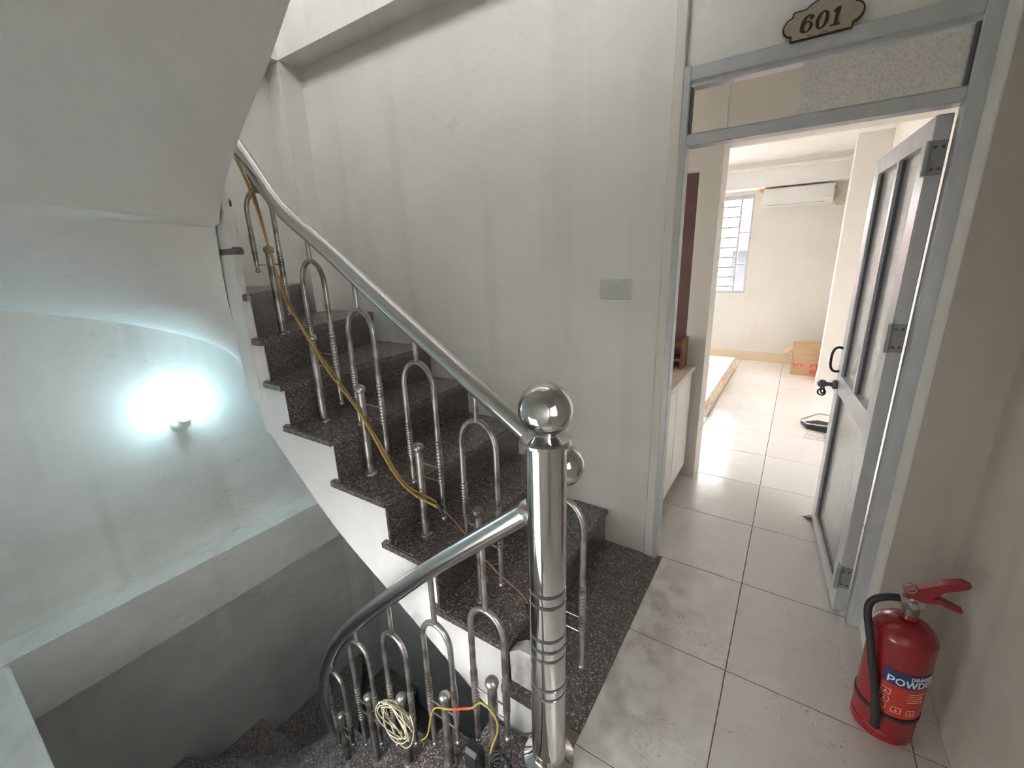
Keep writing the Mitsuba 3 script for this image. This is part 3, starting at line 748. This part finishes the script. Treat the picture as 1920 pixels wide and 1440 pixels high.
# ------------------------------------------------------------------ cables and small things on the railings
cab = [(-2.12, 1.985), (-2.036, 1.806), (-1.964, 1.514), (-1.905, 1.364), (-1.804, 1.215), (-1.65, 1.05), (-1.5, .904), (-1.362, .727), (-1.25, .621), (-1.133, .59), (-1.078, .582)]
rng = np.random.default_rng(5)
t = thing('cable_run', 'twisted yellow and brown cable strung along the upper balusters', 'cable')
for i, (mt, off) in enumerate((('yellow_cable', .0), ('brown_cable', .010), ('yellow_cable', -.012))):
    pts = [(x + off * .6 + rng.normal(0, .006), 1.068 + .005 * i, z + off + rng.normal(0, .006)) for x, z in cab]
    add(t + '__wire', tube(curve(pts, 120), .0042, 8), mt, True)
t = thing('thin_cord', 'thin brown cord with a black plug hanging from the first baluster to the newel post', 'cord')
add(t + '__cord', tube(curve([(-1.06, 1.07, .575), (-.923, 1.06, .50), (-.781, 1.06, .394), (-.685, 1.06, .345), (-.664, 1.06, .318)], 50), .0030, 8), 'brown_cable', True)
add(t + '__plug', cat(cyl((-.664, 1.06, .325), (-.662, 1.06, .285), .011, 12, .003)), 'black', 30)
add('cable_joint', cat(cyl((-1.083, 1.072, .60), (-1.065, 1.072, .565), .011, 12, .002), cyl((-1.066, 1.072, .566), (-1.06, 1.072, .545), .006, 10)), 'black', 30, 'black taped joint at the lower end of the yellow cable', 'cable joint')

t = thing('wire_coil', 'loose coil of cream wire hung on the short post of the lower railing', 'wire coil')
cx, cz = -1.19, -.31
for i in range(7):
    r1, r2 = .075 + rng.uniform(-.012, .02), .085 + rng.uniform(-.01, .02)
    ox, oz, ph = rng.normal(0, .012), rng.normal(0, .01), rng.uniform(0, .6)
    q = np.linspace(-.3, 2 * math.pi + .4, 50)
    pts = np.stack([cx + ox + r1 * np.cos(q + ph), .835 + .018 * np.cos(q * 1.5 + i) - .012, cz + oz - .03 + r2 * np.sin(q + ph)], 1)
    add(t + '__loop', tube(pts, .003, 8), 'cream_cable', True)
t = thing('earth_wire', 'yellow wire with a red splice tied between the lower short posts', 'wire')
ew = curve([(-1.05, .83, -.35), (-.996, .825, -.259), (-.955, .82, -.12), (-.929, .818, -.079), (-.88, .818, -.05), (-.825, .82, -.015), (-.78, .82, .02), (-.749, .82, .046), (-.70, .818, .10), (-.66, .815, .09), (-.655, .815, -.02), (-.665, .82, -.16)], 110)
add(t + '__wire', tube(ew[:50], .0035, 8), 'yellow_cable', True)
add(t + '__splice', tube(ew[49:62], .0045, 8), 'red_cable', True)
add(t + '__wire', tube(ew[61:], .0035, 8), 'yellow_cable', True)
t = thing('power_adapter', 'black power adapter hanging by the newel foot among tangled cables', 'power adapter')
add(t + '__case', box(-.775, -.705, .775, .825, -.198, -.103, .012), 'black', False)
for i in range(4):
    q = np.linspace(0, 2 * math.pi * 1.2, 40)
    r = .03 + .008 * i
    add(t + '__cable', tube(np.stack([-.625 + r * np.cos(q + i), .81 + .012 * np.sin(q * 2 + i), -.12 + r * .8 * np.sin(q + i)], 1), .0032, 8), 'black_rubber', True)
add(t + '__lead', tube(curve([(-.60, .81, -.10), (-.59, .81, -.03), (-.555, .815, .07), (-.52, .82, .10), (-.505, .835, .2)], 40), .003, 8), 'black_rubber', True)
add('white_plug', cat(box(-.705, -.665, .78, .815, -.235, -.19, .008), cyl((-.685, .795, -.195), (-.685, .795, -.17), .010, 12)), 'white_plastic', False, 'dirty white plug beside the black adapter', 'plug')
# small printed carton on the bottom step, behind the newel post
t = thing('small_carton', 'small white printed carton with dark red side on the bottom step behind the newel', 'carton')
add(t + '__box', trimesh.convex.convex_hull(np.array([(-0.7110, 1.0, .006), (-0.5910, 1.0, .006), (-0.7110, 1.05, .006), (-0.5910, 1.05, .006), (-0.7160, 1.0, .135), (-0.6710, 1.0, .172), (-0.5760, 1.0, .172), (-0.7160, 1.05, .135), (-0.6710, 1.05, .172), (-0.5760, 1.05, .172)])), 'paper_white', False)
add(t + '__side', trimesh.convex.convex_hull(np.array([(-0.5905, .998, .006), (-0.5755, .998, .165), (-0.5905, 1.052, .006), (-0.5755, 1.052, .165), (-0.5660, 1.0, .006), (-0.5600, 1.0, .14), (-0.5660, 1.05, .006), (-0.5600, 1.05, .14)])), 'box_red', False)

# ------------------------------------------------------------------ outside the window: a neighbouring block
t = thing('apartment_building', 'white building with pink bands seen through the far window', 'building')
BY = 15.0
add(t + '__wall', box(-9, 2.5, BY, BY + 5, -14, 2.3), 'facade_white', False)
for z in (-.6, .35, 1.75):
    add(t + '__band', box(-9.05, 2.55, BY - .5, BY, z, z + .28), 'facade_pink', False)
for i in range(8):
    for z in (-2.0, .72):
        w_ = add(t + '__window', box(-8.3 + i * 1.3, -7.6 + i * 1.3, BY - .03, BY, z, z + .9), 'glass_grey', False)
add('street_ground', box(-60, 60, -40, 80, -18.2, -18.0), 'grout', False, kind='structure')
